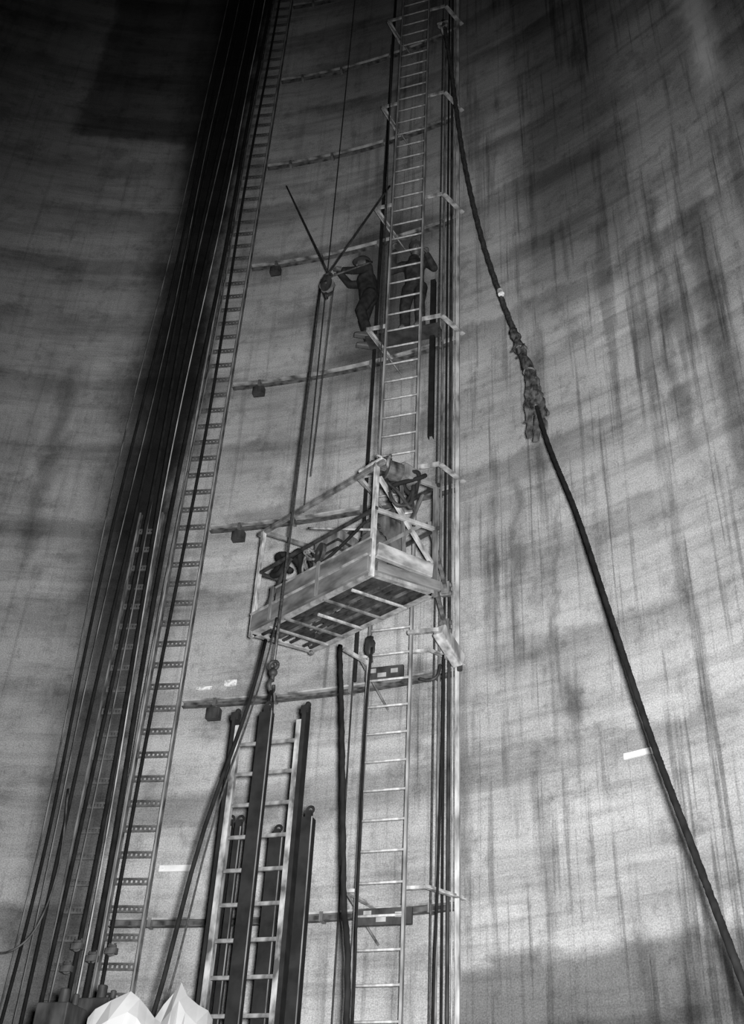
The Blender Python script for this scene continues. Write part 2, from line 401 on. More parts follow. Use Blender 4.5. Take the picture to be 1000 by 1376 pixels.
for (px,py) in ((104,1272),(90,1302),(150,1278),(124,1288)):
    c=wallray(px,py,.6); mb=MB(); mb.box(c,0.06,0.03,0.03); mb.torus(c,0.04,0.014,U,Z,16,6); mb.box(c+Z*0.05,0.04,0.02,0.012); mb.tube([c+U*.035+Z*.03,c+U*.035+Z*.08],0.008,6); mb.tube([c-U*.035+Z*.03,c-U*.035+Z*.08],0.008,6)
    put('cable_clamp',mb,m_rack,loc=c,label='bolted steel cable clamp on the hanging cables',cat='clamp',group='cable clamps')
def tangle(c,rx,ry,rz,r,n,seed,m_,lb,nm='rope_tangle',X=None,Y=None):
    X=X or ad; Y=Y or bd; P=[]
    for i in range(n):
        t=i*.9; v=Vector((math.sin(t*1.13+seed)*math.cos(t*.31),math.sin(t*.77+seed*2),math.cos(t*1.37+seed*3)))
        v=v+noise.noise_vector(Vector((i*.7,seed,1)))*.5
        P.append(c+X*v.x*rx+Y*v.y*ry+Z*v.z*rz)
    return put(nm,MB().tube(smooth(P,5),r,7),m_,loc=c,label=lb,cat='rope',sm=True)
for k_,(px,py,dd_,w_) in enumerate(((84,1352,9.0,.13),(135,1346,9.4,.16))):
    c=at(px,py,dd_); q=Vector((c.x,c.y,0))
    mb=MB(); mb.box(q+Z*(c.z/2),w_,.14,c.z/2); mb.tube([q+Z*c.z,q+Z*(c.z+.12)],.04,10); mb.tube([q+U*.1+Z*c.z,q+U*.1+Z*(c.z+.08)],.025,8)
    put('cable_pedestal',mb,m_dark,loc=q,label='dark steel cable pedestal at the foot of the cables',cat='pedestal',group='cable pedestals',bevel=.02)

# ---------------------------------------------------------------- long hauling cable on the right
C_=[(596,28,10.9),(606,90,10.9),(622,205,10.8),(645,310,10.6),(672,395,10.3),(697,462,10.1),(733,585,9.7),(775,690,9.2),(815,810,8.7),(873,985,8.1),(935,1150,7.5),(1003,1330,6.9)]
pts=[at(*c) for c in C_]; d=(pts[-1]-pts[-2]).normalized(); e=pts[-1]+d*(pts[-1].z/abs(d.z))*0.98
sp=smooth(pts+[e],10)
hc=thing('hauling_cable','thick twisted wire cable slanting across the shaft from ladder head','cable',pts[0])
kk=50
put('upper_cable',MB().rope(sp[:kk+8],0.035,0.3,amp=.12),m_wire,hc,sm=True)
put('lower_cable',MB().rope(sp[kk+6:],0.026,0.16,amp=.06),m_black,hc,sm=True)
mb=MB(); c=at(595,34,10.9)
mb.torus(c,0.07,0.025,U,Z,20,8); mb.torus(c-Z*.16,0.06,0.02,N,Z,20,8); mb.bar(c-U*.1+Z*.09,c+U*.1+Z*.09,0.04,0.04)
put('shackle',mb,m_boardl,hc,sm=True)
c=at(673,393,10.25); dd=(at(670,383,10.3)-c).normalized()
put('tape_band',MB().tube([c-dd*.05,c+dd*.05],0.042,12),m_plate,hc)
a=at(690,445,10.1); b=at(714,505,9.95)
path=smooth([a,at(700,470,10.05),b,at(723,535,9.85)],8)
pr=[(math.cos(2*math.pi*j/18)*.05,math.sin(2*math.pi*j/18)*.05) for j in range(18)]
sc=[1.05+0.5*noise.noise(Vector((i*.55,2,0)))*1.6+0.25*math.sin(i*1.1) for i in range(len(path))]
wb=MB(); wb.sweep(path,pr,scales=[max(.8,s) for s in sc])
for v_ in wb.v: v_+=noise.noise_vector(v_*14)*0.03
wrap=put('sacking_wrap',wb,m_rag,loc=b,sm=True,label='ragged dirty sacking lashed around the slanting cable',cat='rag')
def strip(pp,w,seed):
    mb=MB(); P=smooth([Vector(p) for p in pp],6)
    n=len(P); mb.sweep(P,[(-w,-.008),(w,-.008),(w*1.0,.008),(-w,.008)],ref=U,scales=[1+0.5*noise.noise(Vector((i*.5,seed,0)))-0.4*(i/n) for i in range(n)])
    for v_ in mb.v: v_+=noise.noise_vector(v_*10+Vector((seed,0,0)))*0.03
    return mb
for i,(ax,ay,bx,by,w) in enumerate(((712,500,711,588,.045),(716,505,722,594,.05),(720,510,733,586,.04),(708,495,706,568,.025),(722,520,737,560,.02),(696,450,688,474,.02),(703,462,694,482,.018),(716,500,724,520,.018))):
    put('torn_tail',strip([at(ax,ay,9.9),at((ax+bx)/2+2,(ay+by)/2,9.82),at(bx,by,9.82)],w,i),m_rag,wrap)
put('lashing',MB().torus(at(700,470,10.05),0.07,0.013,U,N,20,6).torus(at(712,500,9.97),0.07,0.013,U,N,20,6),m_rope,wrap,sm=True)

# ---------------------------------------------------------------- pulley block & suspension
PB=plp(440,384,0.5)
pg=thing('pulley_block','dark steel pulley block slung on stay bars','pulley',PB)
put('sheave',MB().tube([PB-N*.03,PB+N*.03],0.11,24),m_mid,pg)
for s_ in (-1,1):
    q=PB+N*.055*s_
    mb=MB(); pr=[]
    for j in range(20):
        a_=2*math.pi*j/20; pr.append((0.085*math.cos(a_),0.16*math.sin(a_)))
    mb.sweep([q-N*.008,q+N*.008],pr,ref=U); put('cheek_plate',mb,m_dark,pg)
mb=MB(); mb.torus(PB+Z*.2,0.05,0.018,U,Z,18,8); mb.tube([PB-N*.08,PB+N*.08],0.025,10); put('eye',mb,m_dark,pg,sm=True)
mb=MB(); mb.torus(PB-Z*.2,0.04,0.015,N,Z,18,8); put('becket',mb,m_dark,pg,sm=True)
ey=PB+Z*.25
def stay(a,b,r,m_,lb,nm='stay_bar',cat='stay',sag=0):
    P=[Vector(a).lerp(Vector(b),t/10)-Z*sag*math.sin(math.pi*t/10) for t in range(11)]
    return put(nm,MB().tube(P,r,8),m_,label=lb,cat=cat,sm=True)
stay(wallray(385,250,.05),ey,0.014,m_dark,'dark stay bar slanting down to the pulley block')
stay(plp(524,250,-0.05),ey,0.014,m_dark,'dark stay bar slanting from ladder to pulley block')
stay(ey-Z*.08,plp(500,352,-0.1),0.014,m_mid,'short horizontal steel strut behind the pulley')
HK=plp(365,922,1.4)
stay(PB-U*.1,HK+Z*.27,0.015,m_wire,'dark hoisting rope dropping from pulley to hook',nm='hoisting_rope',cat='rope')
stay(PB+U*.1,plp(418,640,0.0),0.007,m_wire,'thin tag line hanging from the pulley',nm='tag_line',cat='rope')

# ---------------------------------------------------------------- hook
hk=thing('lifting_hook','dark steel lifting hook with shackle holding the channel','hook',HK)
mb=MB(); mb.torus(HK,0.055,0.02,N,Z,24,8,a0=math.radians(-220),a1=math.radians(80)); mb.tube([HK+Z*.055,HK+Z*.2],0.022,8); put('hook',mb,m_dark,hk,sm=True)
mb=MB(); mb.torus(HK+Z*.23,0.045,0.018,U,Z,20,8); mb.ball(HK+Z*.15,0.045); put('swivel',mb,m_dark,hk,sm=True)
# ---------------------------------------------------------------- hoisted ladder and channels
SL=1.5
uLs=pl(320,985,SL)[0]; uRs=pl(403,970,SL)[0]; ztop=pl(360,972,SL)[2]
hl=thing('timber_ladder','wide timber ladder section standing upright under the hook','ladder',L((uLs+uRs)/2,SL,0))
for k_,u in enumerate((uLs,uRs)):
    put('stile',MB().bar(L(u,SL,0),L(u,SL,ztop),0.055,0.06,ref=U),m_stile,hl,bevel=0.006)
    e_=u+(.05 if k_ else -.045)
    put('stile_edge',MB().bar(L(e_,SL-.02,0),L(e_,SL-.02,ztop+.08),0.042 if k_ else .03,0.12,ref=U),m_black,hl)
    put('stile_cap',MB().box(L(e_,SL,ztop+.1),.04,.03,.04).ball(L(e_+.02,SL,ztop+.15),.03,.03,.035),m_black,hl)
z=0.25; rm=None
while z<ztop-0.1:
    if rm is None:
        o=put('rung',MB().bar(L(uLs,SL-.01,0),L(uRs,SL-.01,0),0.034,0.03,ref=Z),m_woodl,hl,bevel=0.006); rm=o.data; o.location=(0,0,z)
    else:
        o=o.copy(); scene.collection.objects.link(o); o.parent=hl; o.location=(0,0,z)
    z+=0.30
def chan(px,py,s,w,h,lb,nm='steel_channel'):
    u,_,zt=pl(px,py,s); b=L(u,s,0); t=L(u,s,zt)
    g=thing(nm,lb,'steel channel',b,group='upright steel channels')
    put('web',MB().channel(b,t,w,h,0.014,ref=U),m_black,g)
    put('flange_edge',MB().bar(b+U*w*.5+N*h*.5,t+U*w*.5+N*h*.5,.008,.01,ref=U),m_mid,g)
    put('lifting_lug',MB().box(t+Z*.03,0.03,0.02,0.04),m_black,g)
    put('end_hook',MB().torus(t+Z*.08+U*.01,0.03,0.013,U,Z,16,6,-1,4),m_black,g)
chan(359,958,SL+.12,0.125,0.07,'tall black steel channel hung from the hook')
chan(415,1100,SL-.05,0.1,0.1,'shorter dark steel channel beside the timber ladder')
chan(308,1112,SL-.22,0.06,0.06,'short dark steel channel beside the timber ladder')
chan(321,1112,SL-.3,0.06,0.05,'short dark steel channel behind the timber ladder')
chan(372,1125,SL-.3,0.13,0.06,'dark steel channel behind the timber ladder rungs')
tp=L(*pl(359,958,SL+.12))
stay(HK-Z*.04,tp+Z*.1,0.014,m_black,'short wire sling from hook to steel channel',nm='wire_sling',cat='sling')
put('wire_sling',MB().tube([HK-Z*.04+U*.01,tp+Z*.1+U*.05,tp+U*.06-Z*.05],.01,7),m_black,label='looped wire sling wrapped on the channel top',cat='sling')

def tail(a,mid,r,mm,lb):
    d=(mid-a).normalized(); f=mid+d*((mid.z-.02)/abs(d.z)); put('tail_rope',MB().tube([a.lerp(f,t/16)+U*(.03*math.sin(t*.9)) for t in range(17)],r,8),mm,label=lb,cat='rope',sm=True)
tail(plp(357,860,1.2),at(218,1310,9.2),0.019,m_black,'black rope slanting down from the basket')
tail(plp(372,830,1.25),at(233,1300,9.2),0.009,m_wire,'thin line slanting beside the black rope')
a=plp(457,868,0.9); 
P=smooth([a,at(460,1000,9.8),at(462,1200,9.4),at(466,1370,9.0),Vector((at(466,1370,9.0).x,at(466,1370,9.0).y,0.02))],10)
put('drop_rope',MB().rope(P,0.026,0.3),m_black,label='thick black hose hanging from the basket to ground',cat='hose',sm=True)
a=plp(500,870,0.5); P=smooth([a,at(492,960,10.6),at(480,1210,10.3),at(474,1370,10.2),Vector((at(474,1370,10.2).x,at(474,1370,10.2).y,0.02))],10)
put('drop_rope',MB().tube(P,0.012,8),m_black,label='thin black rope trailing beside the ladder',cat='rope',sm=True)
a=plp(596,880,0.1); P=smooth([a,plp(594,1000,0.1),plp(588,1200,0.1),plp(582,1370,.1),L(pl(580,1370,.1)[0],.1,0.02)],10)
put('drop_rope',MB().tube(P,0.012,8),m_black,label='thin black rope hanging beside the guide rail',cat='rope',sm=True)

# ---------------------------------------------------------------- work basket
near=at(499,770,9.5); zb=near.z
left=atz(338,852,zb); right=atz(584,797,zb); A=left-near; Bv=(right-near)
H=1.38
def Bk(a,b,h): return near+A*a+Bv*b+Z*h
ad=A.normalized(); bd=Bv.normalized()
bk=thing('work_basket','open steel and timber work basket hung against the ladder','work basket',Bk(.5,.5,0))
for (a,b) in ((0,0),(1,0),(1,1),(0,1)):
    put('corner_post',MB().bar(Bk(a,b,-0.04),Bk(a,b,H),0.05,0.05,ref=ad),m_post if b==0 else m_mid,bk,bevel=0.006)
def brr(nm,p,q,w,h,mm): put(nm,MB().bar(p,q,w,h,ref=Z),mm,bk,bevel=0.005)
brr('top_rail',Bk(-.06,0,H),Bk(1.05,0,H),.05,.045,m_mid); brr('top_rail',Bk(-.03,1,H),Bk(1,1,H),.04,.035,m_dark)
brr('top_rail',Bk(0,-.05,H),Bk(0,1.05,H),.05,.045,m_mid); brr('top_rail',Bk(1,0,H),Bk(1,1,H),.045,.04,m_mid)
h=H*.58
brr('mid_rail',Bk(-.02,0,h),Bk(1.02,0,h),.035,.035,m_dark); brr('mid_rail',Bk(-.03,1,h),Bk(1,1,h),.04,.035,m_dark)
brr('mid_rail',Bk(0,-.02,h),Bk(0,1.05,h),.045,.04,m_lad); brr('mid_rail',Bk(1,0,h),Bk(1,1,h),.04,.035,m_dark)
o_=(-bd)*.045
put('sideboard',MB().bar(Bk(-.01,0,.09)+o_,Bk(.97,0,.10)+o_,0.19,0.04,ref=Z),m_wood,bk,bevel=0.006)
put('sideboard',MB().bar(Bk(-.01,0,.31)+o_*.5,Bk(.78,0,.32)+o_*.5,0.19,0.04,ref=Z),m_wood,bk,bevel=0.006)
put('board_edge',MB().bar(Bk(-.01,0,.2)+o_*1.6,Bk(.97,0,.205)+o_*1.6,0.02,0.02,ref=Z),m_lad,bk)
put('board_edge',MB().bar(Bk(-.01,0,.41)+o_,Bk(.78,0,.42)+o_,0.015,0.02,ref=Z),m_lad,bk)
for a in (.78,.38): put('board_batten',MB().bar(Bk(a,0,.0)+o_*1.9,Bk(a,0,.42)+o_*1.9,0.04,0.02,ref=ad),m_mid,bk)
o_=(-ad)*.045
put('sideboard',MB().bar(Bk(0,.04,.07)+o_,Bk(0,1.04,.07)+o_,0.11,0.04,ref=Z),m_wood,bk,bevel=0.006)
put('sideboard',MB().bar(Bk(0,.02,.27)+o_,Bk(0,.9,.22)+o_,0.17,0.06,ref=Z),m_boardl,bk,bevel=0.006)
put('sideboard',MB().bar(Bk(.0,1,.1),Bk(1,1,.1),0.2,0.04,ref=Z),m_dtim,bk)
for p,q in ((Bk(0,0,0),Bk(1,0,0)),(Bk(1,0,0),Bk(1,1,0)),(Bk(1,1,0),Bk(0,1,0)),(Bk(0,1,0),Bk(0,0,0))):
    put('floor_frame',MB().angle(p,q,0.06,0.01,ref=Z),m_lad,bk)
for a,b0_,mm in ((0.2,.1,m_light),(0.38,0,m_mid),(0.55,.25,m_light),(.7,0,m_mid),(0.84,.0,m_lad)):
    put('floor_bearer',MB().bar(Bk(a,b0_,-.02),Bk(a+.015,1,-.02),.022,.025,ref=Z),mm,bk)
for i in range(9):
    b=(i+.5)/9; j=.02*math.sin(i*2.3); a0=.01+(.12 if i in(3,) else 0); a1=.99-(.2 if i==6 else 0)
    put('floor_slat',MB().bar(Bk(a0,b+j,.02),Bk(a1,b-j*.6,.02),.02,.03,ref=Z),m_dark if i%3 else m_rack,bk)
put('deck_board',MB().bar(Bk(.03,.28,.06),Bk(.97,.28,.06),.02,.28,ref=Z),m_dtim,bk)
put('deck_board',MB().bar(Bk(.03,.7,.06),Bk(.7,.7,.06),.02,.24,ref=Z),m_dtim,bk)
put('brace',MB().angle(Bk(0,0.05,H*.9),Bk(0,.95,.35),.04,.01,ref=ad),m_light,bk)
put('brace',MB().angle(Bk(0,.8,H*.6),Bk(0,.1,.36),.04,.01,ref=ad),m_mid,bk)
put('brace',MB().bar(Bk(.02,.55,.3),Bk(.02,.45,H*.98),.03,.03,ref=ad),m_mid,bk)
put('brace',MB().bar(Bk(.95,.0,.1),Bk(.7,0,H*.55),.03,.03,ref=ad),m_dark,bk)
put('brace',MB().bar(Bk(.5,1,.1),Bk(.1,1,H),.03,.03,ref=ad),m_mid,bk)
gp=L(pl(602,720,-.35)[0],-.28,0)
for h in (0.35,H*.62):
    t=Vector((gp.x,gp.y,zb+h))
    put('guide_arm',MB().bar(Bk(0,.9,h),t,.05,.04,ref=Z),m_mid,bk)
    mb=MB(); mb.box(t,0.05,0.05,0.08); mb.tube([t-U*.07+Z*.05,t+U*.07+Z*.05],0.03,12); mb.tube([t-U*.07-Z*.06,t+U*.07-Z*.06],0.03,12)
    put('guide_shoe',mb,m_mid,bk,bevel=0.005)
put('top_plate',MB().box(Bk(.05,.02,H+.05),0.18,0.04,0.015,X=ad,Y=bd),m_light,bk,bevel=.006)

# ---- gear in the basket
def box_thing(name,c,hx,hy,hz,mm,lb,cat,tilt=0.0):
    X=(ad*math.cos(tilt)+Z*math.sin(tilt)); W=(Z*math.cos(tilt)-ad*math.sin(tilt))
    o=put(name,MB().box(c,hx,hy,hz,X=X,Y=bd,ZZ=W),mm,loc=c,label=lb,cat=cat,bevel=.02)
    put('lid',MB().box(c+W*(hz+.015),hx*1.05,hy*1.05,.018,X=X,Y=bd,ZZ=W),m_dark,o,bevel=.01)
    put('front_panel',MB().box(c-bd*(hy+.008),hx*.7,.01,hz*.6,X=X,Y=bd,ZZ=W),m_mid,o,bevel=.005)
    put('handle',MB().torus(c+W*(hz+.03),hx*.4,.012,X,W,14,6,0,math.pi),m_mid,o,sm=True)
    return o
c=Bk(.0,.36,H+.0)
hh=thing('hoist_head','compact dark hoist gear lashed to the basket top','hoist',c)
put('gear_casing',MB().tube([c-bd*.14,c+bd*.02],.11,20).tube([c-bd*.16,c-bd*.14],.125,20),m_rack,hh,bevel=.006)
put('motor_body',MB().box(c+bd*.12,.09,.12,.09,X=ad,Y=bd),m_mid,hh,bevel=.02)
put('crank',MB().tube([c-bd*.16,c-bd*.22,c-bd*.22+Z*.14,c-bd*.28+Z*.14],.014,8),m_light,hh)
tangle(Bk(-.02,.24,H+.05),.08,.12,.07,.02,14,1.3,m_mid,'tangled grey rope slung over the basket corner')
tangle(Bk(.0,.42,H-.08),.1,.2,.11,.026,20,4.1,m_black,'tangled black hose slung over the basket corner','hose_tangle')
tangle(Bk(-.01,.4,H-.32),.05,.14,.16,.02,14,2.7,m_dark,'tangled dark line hanging at the basket end')
tangle(Bk(.84,.3,H*.62),.14,.16,.2,.036,16,5.2,m_black,'thick black hose heaped inside the basket','hose_tangle')
tangle(Bk(.6,.15,H*.5),.25,.1,.12,.014,18,12.4,m_rope,'tangled pale cord lying over the basket gear')
c=Bk(.74,.55,.45)
hg=thing('air_winch','compact dark air winch with rope drum standing in basket','winch',c-Z*.4)
put('drum',MB().tube([c-ad*.2,c+ad*.2],0.13,20).tube([c-ad*.22,c-ad*.2],0.24,20).tube([c+ad*.2,c+ad*.22],0.24,20),m_dark,hg)
put('motor',MB().tube([c+ad*.22,c+ad*.34],0.14,16).tube([c+ad*.34,c+ad*.38],0.08,12),m_dark,hg)
for sa in (-1,1):
    for sb in (-1,1): put('frame_leg',MB().bar(c+ad*.23*sa+bd*.14*sb-Z*.36,c+ad*.23*sa,.045,.04),m_mid,hg)
put('crank_handle',MB().tube([c-ad*.22,c-ad*.3,c-ad*.3+Z*.35,c-ad*.4+Z*.35],0.018,8),m_light,hg)
c=Bk(.48,.32,.0)
mo=thing('motor_set','boxy grey motor with ribbed casing standing in basket','motor',c+Z*.08)
put('casing',MB().box(c+Z*.5,.2,.15,.4,X=ad,Y=bd),m_mid,mo,bevel=.02)
for i in range(5): put('cooling_rib',MB().box(c+Z*(.3+.11*i),.212,.16,.014,X=ad,Y=bd),m_dark,mo)
put('filler_cap',MB().tube([c+Z*.9,c+Z*.98],.06,14).tube([c+ad*.12+Z*.9,c+ad*.12+Z*1.05],.025,10),m_light,mo)
put('pulley_wheel',MB().tube([c-bd*.16+Z*.66,c-bd*.2+Z*.66],.12,20).tube([c-bd*.2+Z*.66,c-bd*.22+Z*.66],.03,10),m_dark,mo)
box_thing('gear_box',Bk(.24,.6,.54),.18,.15,.42,m_rack,'battered steel gear box standing in the basket','box',.06)
box_thing('gear_box',Bk(.94,.7,.42),.06,.15,.32,m_dark,'dark steel gear box at the basket end','box',-.05)
c=Bk(.15,.3,.08)
mb=MB(); mb.ball(c+Z*.34,0.14,0.14,0.34,18,14,ax=(ad,bd,Z),fn=lambda d:1+.3*noise.noise(d*2.2)); 
bg=put('tool_bag',mb,mat('grey_canvas',0.06,0.9,0,0.6,(6,6,6),.5),loc=c,sm=True,label='bulging grey canvas tool bag in the basket',cat='bag')
put('strap',MB().torus(c+Z*.64,0.09,0.012,ad,Z,16,6,0,math.pi),m_dark,bg,sm=True)
mb=MB(); mb.ball(Bk(.06,.16,H+.1),.13,.1,.07,18,12,ax=(ad,bd,Z),fn=lambda d:1+.6*noise.noise(d*2.7)); put('rag_bundle',mb,m_rag,sm=True,label='crumpled dirty rag bundle tied on the basket corner',cat='rag')
stay(Bk(.0,.0,H+.1),plp(527,60,.2),0.009,m_wire,'thin wire rope suspending the basket corner',nm='suspension_wire',cat='rope')
stay(Bk(.9,.08,.55),Bk(.1,.06,.75),0.017,m_black,'black hose draped across inside the basket',nm='draped_hose',cat='hose',sag=.15)
stay(Bk(.6,.06,1.1),Bk(.04,.12,.6),0.014,m_light,'pale steel pipe lying across the basket gear',nm='loose_pipe',cat='pipe')

# landing bracket under the basket
q0=plp(548,850,0.15); q1=plp(590,846,0.15); q2=plp(618,890,-.25)
lb_=thing('landing_bracket','heavy pale steel stop block below the basket','bracket',q2)
put('arm',MB().bar(q0,q1,.045,.04,ref=Z),m_light,lb_,bevel=.005)
put('block',MB().bar(q1,q2,.17,.13,ref=Z),m_light,lb_,bevel=.015)
put('bolt',MB().tube([q2-Z*.1,q2+Z*.1],.03,8),m_dark,lb_)
hb=smooth([plp(592,893,.1),plp(588,908,.1),plp(577,914,.1),plp(564,912,.1)],6)
put('hook_bar',MB().tube(hb,.016,8),m_dark,lb_,sm=True)
q=plp(497,868,.35); mb=MB(); mb.ball(q,.06,.05,.12,12,10,ax=(U,N,Z),fn=lambda d:1+.4*noise.noise(d*3)); mb.tube([q,q-Z*.2+U*.03],.018,8)
put('rope_knot',mb,m_dark,sm=True,label='dark knotted rope under the basket floor',cat='rope')
put('strut',MB().bar(plp(462,872,.3),plp(498,893,.0),.04,.03,ref=Z),m_light,label='pale steel strut beneath the basket',cat='bracket')

def wplate(px,py,w,h,mm,lb,nm='wall_plate'):
    c=wallray(px,py,.03); nn=Vector((CEN.x-c.x,CEN.y-c.y,0)).normalized(); tt=nn.cross(Z)
    mb=MB().box(c,w,.012,h,X=tt,Y=nn)
    for a_ in (-.8,.8): mb.tube([c+tt*w*a_,c+tt*w*a_+nn*.025],.012,8)
    put(nm,mb,mm,loc=c,label=lb,cat='plate')
m_enam=mat('white_enamel',0.6,0.5,0,0.12,(6,6,6))
wplate(237,1167,.2,.035,m_enam,'long white enamel plate on the concrete wall')
wplate(310,918,.08,.04,m_plate,'small pale plate above the wall rail')
wplate(860,1012,.17,.03,m_enam,'small pale bracket plate on bare concrete wall')
wplate(275,925,.1,.02,m_plate,'slim pale plate above the wall rail')
for (y,w) in ((905,.22),(1232,.28)):
    c=plp(517,y,-.1); mb=MB().box(c,w,.02,.08); ob=put('ladder_sign',mb,m_dark,loc=c,label='dark plate with pale patches behind ladder rungs',cat='plate',group='plates behind the ladder')
    c=c+N*.03
    for dx,dz,ww in ((-.6,.03,.04),(-.1,-.03,.05),(.55,.01,.04)):
        put('pale_patch',MB().box(c+U*w*dx+Z*dz,ww,.005,.025),m_lad,ob)

# ---------------------------------------------------------------- canvas covers
def cover(prof,dist,lb,seed):
    """creased sheet thrown over a low stack: ridge profile follows the points, skirts to the ground"""
    P=[at(x,y,dist) for x,y in prof]; hx=Vector((P[-1].x-P[0].x,P[-1].y-P[0].y,0)).normalized(); hy=Z.cross(hx)
    mb=MB(); n=len(P); rows=[]
    ring=[(-.16,'g'),(-.1,.45),(-.07,.12),(.0,0),(.16,.05),(.34,.14),(.36,'g')]
    for j,(dy,h) in enumerate(ring):
        row=[]
        for i,p in enumerate(P):
            g=Vector((p.x,p.y,0)); cr=.05*noise.noise(Vector((i*.9,j*1.3,seed))); fold=.02*(1 if i%2 else -1)
            z=0.01 if h=='g' else p.z-h+(cr*.3 if h else 0)
            row.append(len(mb.v)); mb.v.append(g+hy*(dy+(fold+cr if j<3 else 0))+Z*z)
        rows.append(row)
    for j in range(len(ring)-1):
        for i in range(n-1): mb.f.append((rows[j][i],rows[j][i+1],rows[j+1][i+1],rows[j+1][i]))
    mb.f.append(tuple(r[0] for r in rows)); mb.f.append(tuple(r[-1] for r in reversed(rows)))
    put('canvas_cover',mb,m_white,loc=Vector((P[0].x,P[0].y,0)),label=lb,cat='canvas cover')
cover([(118,1368),(128,1356),(150,1344),(176,1332),(188,1342),(198,1354),(208,1368)],7.0,'pale creased canvas sheet with a low angular top',1)
cover([(208,1368),(220,1350),(234,1334),(244,1320),(252,1338),(266,1350),(280,1358),(286,1370)],7.8,'pale creased canvas sheet with a pointed tip',2)

# ---------------------------------------------------------------- standing plank for workers
ZP=LV[4]+0.06
put('scaffold_plank',MB().bar(L(ul-.4,-.36,ZP+.045),L(ur+.2,-.36,ZP+.045),.035,.26,ref=Z),m_dtim,label='dark timber plank laid across the ladder bracket',cat='plank',bevel=.006)
ZF=ZP+.063

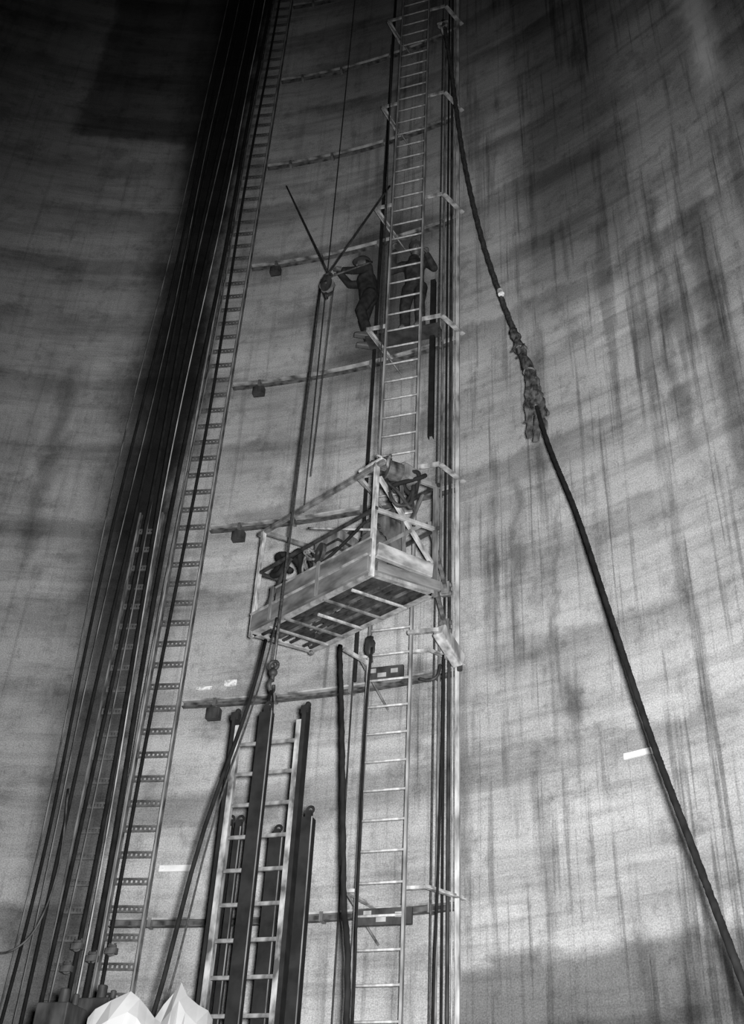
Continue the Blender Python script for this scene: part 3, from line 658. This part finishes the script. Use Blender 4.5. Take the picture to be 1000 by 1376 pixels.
# ---------------------------------------------------------------- workers
def person(foot,face,J,label,cloth,hat):
    face=Vector(face).normalized(); rx=face.cross(Z).normalized()
    def T(p): return Vector(foot)+rx*p[0]+face*p[1]+Z*p[2]
    root_loc=Vector(foot)
    ax=(rx,face,Z)
    def limb(mb,ps,rs,add=0):
        P=[];S=[]
        for i in range(len(ps)-1):
            for k in range(6):
                t=k/6; P.append(Vector(ps[i]).lerp(Vector(ps[i+1]),t)); S.append(rs[i]+(rs[i+1]-rs[i])*t+add)
        P.append(Vector(ps[-1])); S.append(rs[-1]+add)
        mb.tube([T(p) for p in P],1.0,12,scales=S)
        for p,r in zip(ps,rs): mb.ball(T(p),r+add,seg=12,rings=8)
    def hand(mb,w,dirv,side,palmn,curl):
        d=Vector(dirv).normalized(); pn=Vector(palmn); pn=(pn-d*pn.dot(d)).normalized(); sd=d.cross(pn)*side
        w=Vector(w); limb(mb,[w,w+d*.09],[.028,.036]); 
        c=w+d*.055; mb.ball(T(c),.042,.022,.052,12,8,ax=[(rx*v.x+face*v.y+Z*v.z) for v in (sd,pn,d)])
        for i,(o,l) in enumerate(((-.03,.07),(-.01,.08),(.01,.075),(.03,.06))):
            b=w+d*.09+sd*o; q1=b+(d*math.cos(curl)+pn*math.sin(curl))*l*.45; q2=q1+(d*math.cos(curl*2)+pn*math.sin(curl*2))*l*.35; q3=q2+(d*math.cos(curl*2.8)+pn*math.sin(curl*2.8))*l*.28
            limb(mb,[b,q1,q2,q3],[.0098,.0095,.009,.008])
        b=w+d*.03-sd*.03; q1=b+(-sd*.8+d*.5+pn*.3)*.035; q2=q1+(-sd*.2+d*.7+pn*.6)*.035
        limb(mb,[b,q1,q2],[.013,.011,.010])
    hd=Vector(J['head']); ck=Vector(J['neck']); look=Vector(J.get('look',(0,1,0))).normalized(); lr=look.cross(Vector((0,0,1))).normalized()
    lu=lr.cross(look)
    hw=[(rx*v.x+face*v.y+Z*v.z) for v in (lr,look,lu)]
    bd_=MB()
    pel=Vector(J['pelvis']); ch=Vector(J['chest'])
    limb(bd_,[pel,pel.lerp(ch,.5),ch,ck],[.125,.115,.135,.065])
    limb(bd_,[ck,hd-Vector((0,0,.05))],[.058,.056])
    bd_.ball(T(hd),.078,.097,.115,20,14,ax=hw)
    H_=lambda a,b,c:T(hd)+hw[0]*a+hw[1]*b+hw[2]*c
    bd_.ball(H_(0,.04,-.075),.05,.05,.045,12,8,ax=hw)
    bd_.ball(H_(0,.104,-.02),.013,.02,.026,10,8,ax=hw)
    bd_.ball(H_(0,.085,.018),.05,.015,.012,10,8,ax=hw)
    bd_.ball(H_(0,.09,-.062),.024,.012,.008,10,8,ax=hw)
    for e in (-1,1):
        bd_.ball(H_(e*.079,-.005,-.01),.012,.022,.033,10,8,ax=hw); bd_.ball(H_(e*.03,.088,.0),.013,.01,.009,10,8,ax=hw)
    cl=MB()
    limb(cl,[pel,pel.lerp(ch,.5),ch],[.135,.13,.145],.01); 
    limb(cl,[ch,ck-Vector((0,0,.02))],[.135,.075],.01)
    for sd,k in ((-1,'l'),(1,'r')):
        sh_=Vector(J['sh_'+k]); el=Vector(J['el_'+k]); wr=Vector(J['wr_'+k]); hp=Vector(J['hip_'+k]); kn=Vector(J['kn_'+k]); an=Vector(J['an_'+k])
        limb(bd_,[ch,sh_,el,wr],[.1,.055,.042,.028]); limb(bd_,[pel,hp,kn,an],[.1,.085,.055,.042])
        hand(bd_,wr,J.get('hd_'+k,wr-el),sd,J.get('pn_'+k,(0,0,-1)),J.get('curl',.5))
        limb(cl,[ch,sh_,el,wr],[.11,.066,.052,.042],.008); limb(cl,[pel,hp,kn,an+Vector((0,0,.03))],[.12,.095,.07,.062],.01)
        limb(bd_,[an,an+Vector((0,.12,-.05))],[.04,.03])
    p=put('person',bd_,m_skin,loc=root_loc,label=label,cat='person')
    def rem(o,vx):
        r=o.modifiers.new('fuse','REMESH'); r.mode='VOXEL'; r.voxel_size=vx; r.use_smooth_shade=True
        s_=o.modifiers.new('soften','SMOOTH'); s_.iterations=3; s_.factor=.5
    rem(p,.0085)
    c_=put('overalls',cl,cloth,p); rem(c_,.014)
    for k in 'lr':
        an=Vector(J['an_'+k]); bt=MB()
        limb(bt,[an+Vector((0,0,.06)),an,an+Vector((0,.05,-.045)),an+Vector((0,.15,-.055))],[.058,.056,.048,.04])
        bt.sweep([T(an+Vector((0,-.06,-.082))),T(an+Vector((0,.19,-.082)))],[(-.012,-.045),(.012,-.045),(.012,.045),(-.012,.045)],ref=Z)
        b_=put('boot',bt,m_boot,p); rem(b_,.012)
    hm=MB(); hm.ball(H_(0,-.005,.045),.1,.12,.1,20,12,ax=hw,fn=lambda d:1.0 if d.z>-0.05 else max(.0,1.0+0.5*d.z))
    hm.ball(H_(0,.025,.045),.106,.135,.012,20,8,ax=hw); hm.ball(H_(0,-.005,.14),.02,.09,.014,12,8,ax=hw)
    put('hard_hat',hm,hat,p,sm=True)
    hr=MB(); hr.ball(H_(0,-.025,.0),.084,.085,.075,16,10,ax=hw); put('hair',hr,m_black,p,sm=True)
    return p
fp=L(pl(497,452,-.5)[0],-.36,ZF+0.095)
person(fp,(-U*.9+N*.45),dict(pelvis=(0,0,.83),chest=(0,.05,1.17),neck=(0,.07,1.36),head=(0,.12,1.53),look=(0,1,-.15),
  sh_l=(-.17,.06,1.28),el_l=(-.22,.26,1.12),wr_l=(-.12,.42,1.2),hd_l=(.1,1,.3),sh_r=(.17,.06,1.28),el_r=(.24,.28,1.30),wr_r=(.14,.46,1.42),hd_r=(0,.6,.8),
  hip_l=(-.09,0,.80),kn_l=(-.11,.12,.42),an_l=(-.10,0,0.0),hip_r=(.09,0,.80),kn_r=(.1,.05,.42),an_r=(.10,-.06,0.0),curl=.6),
  'worker in dark overalls and hard hat reaching out from a plank',m_cloth,m_hat)
uc_=(ul+ur)/2+.03
fp=L(uc_,-.33,ZF+.095)
person(fp,N,dict(pelvis=(0,-.06,.88),chest=(0,0,1.22),neck=(0,.02,1.42),head=(-.03,.04,1.58),look=(-.3,1,-.1),
  sh_l=(-.18,0,1.33),el_l=(-.32,.06,1.08),wr_l=(-.26,.22,1.2),hd_l=(0,.5,.9),pn_l=(1,0,0),sh_r=(.18,0,1.33),el_r=(.33,.06,1.2),wr_r=(.26,.22,1.42),hd_r=(0,.5,.9),pn_r=(-1,0,0),
  hip_l=(-.09,-.06,.85),kn_l=(-.11,.05,.45),an_l=(-.11,-.04,0.0),hip_r=(.09,-.06,.85),kn_r=(.12,.0,.43),an_r=(.12,-.05,0.0),curl=.75),
  'worker in grey overalls and hard hat standing behind ladder rungs',m_cloth2,m_hat)

# ---------------------------------------------------------------- light
def spot(name,loc,target,e,size,blend,rad=.12):
    l=bpy.data.lights.new(name,'SPOT'); l.energy=e; l.spot_size=math.radians(size); l.spot_blend=blend; l.shadow_soft_size=rad
    o=bpy.data.objects.new(name,l); scene.collection.objects.link(o); o.location=loc
    o.rotation_euler=(Vector(target)-Vector(loc)).to_track_quat('-Z','Y').to_euler(); return o
spot('flood_lamp',(0.16,0.0,1.7),wallray(650,920),12800,80,1.0,.12)
w=bpy.data.worlds.new('w'); scene.world=w; w.use_nodes=True; w.node_tree.nodes['Background'].inputs[0].default_value=(1,1,1,1); w.node_tree.nodes['Background'].inputs[1].default_value=0.05
for o in scene.objects:
    for kx in ('wo','o'):
        if kx in o: del o[kx]
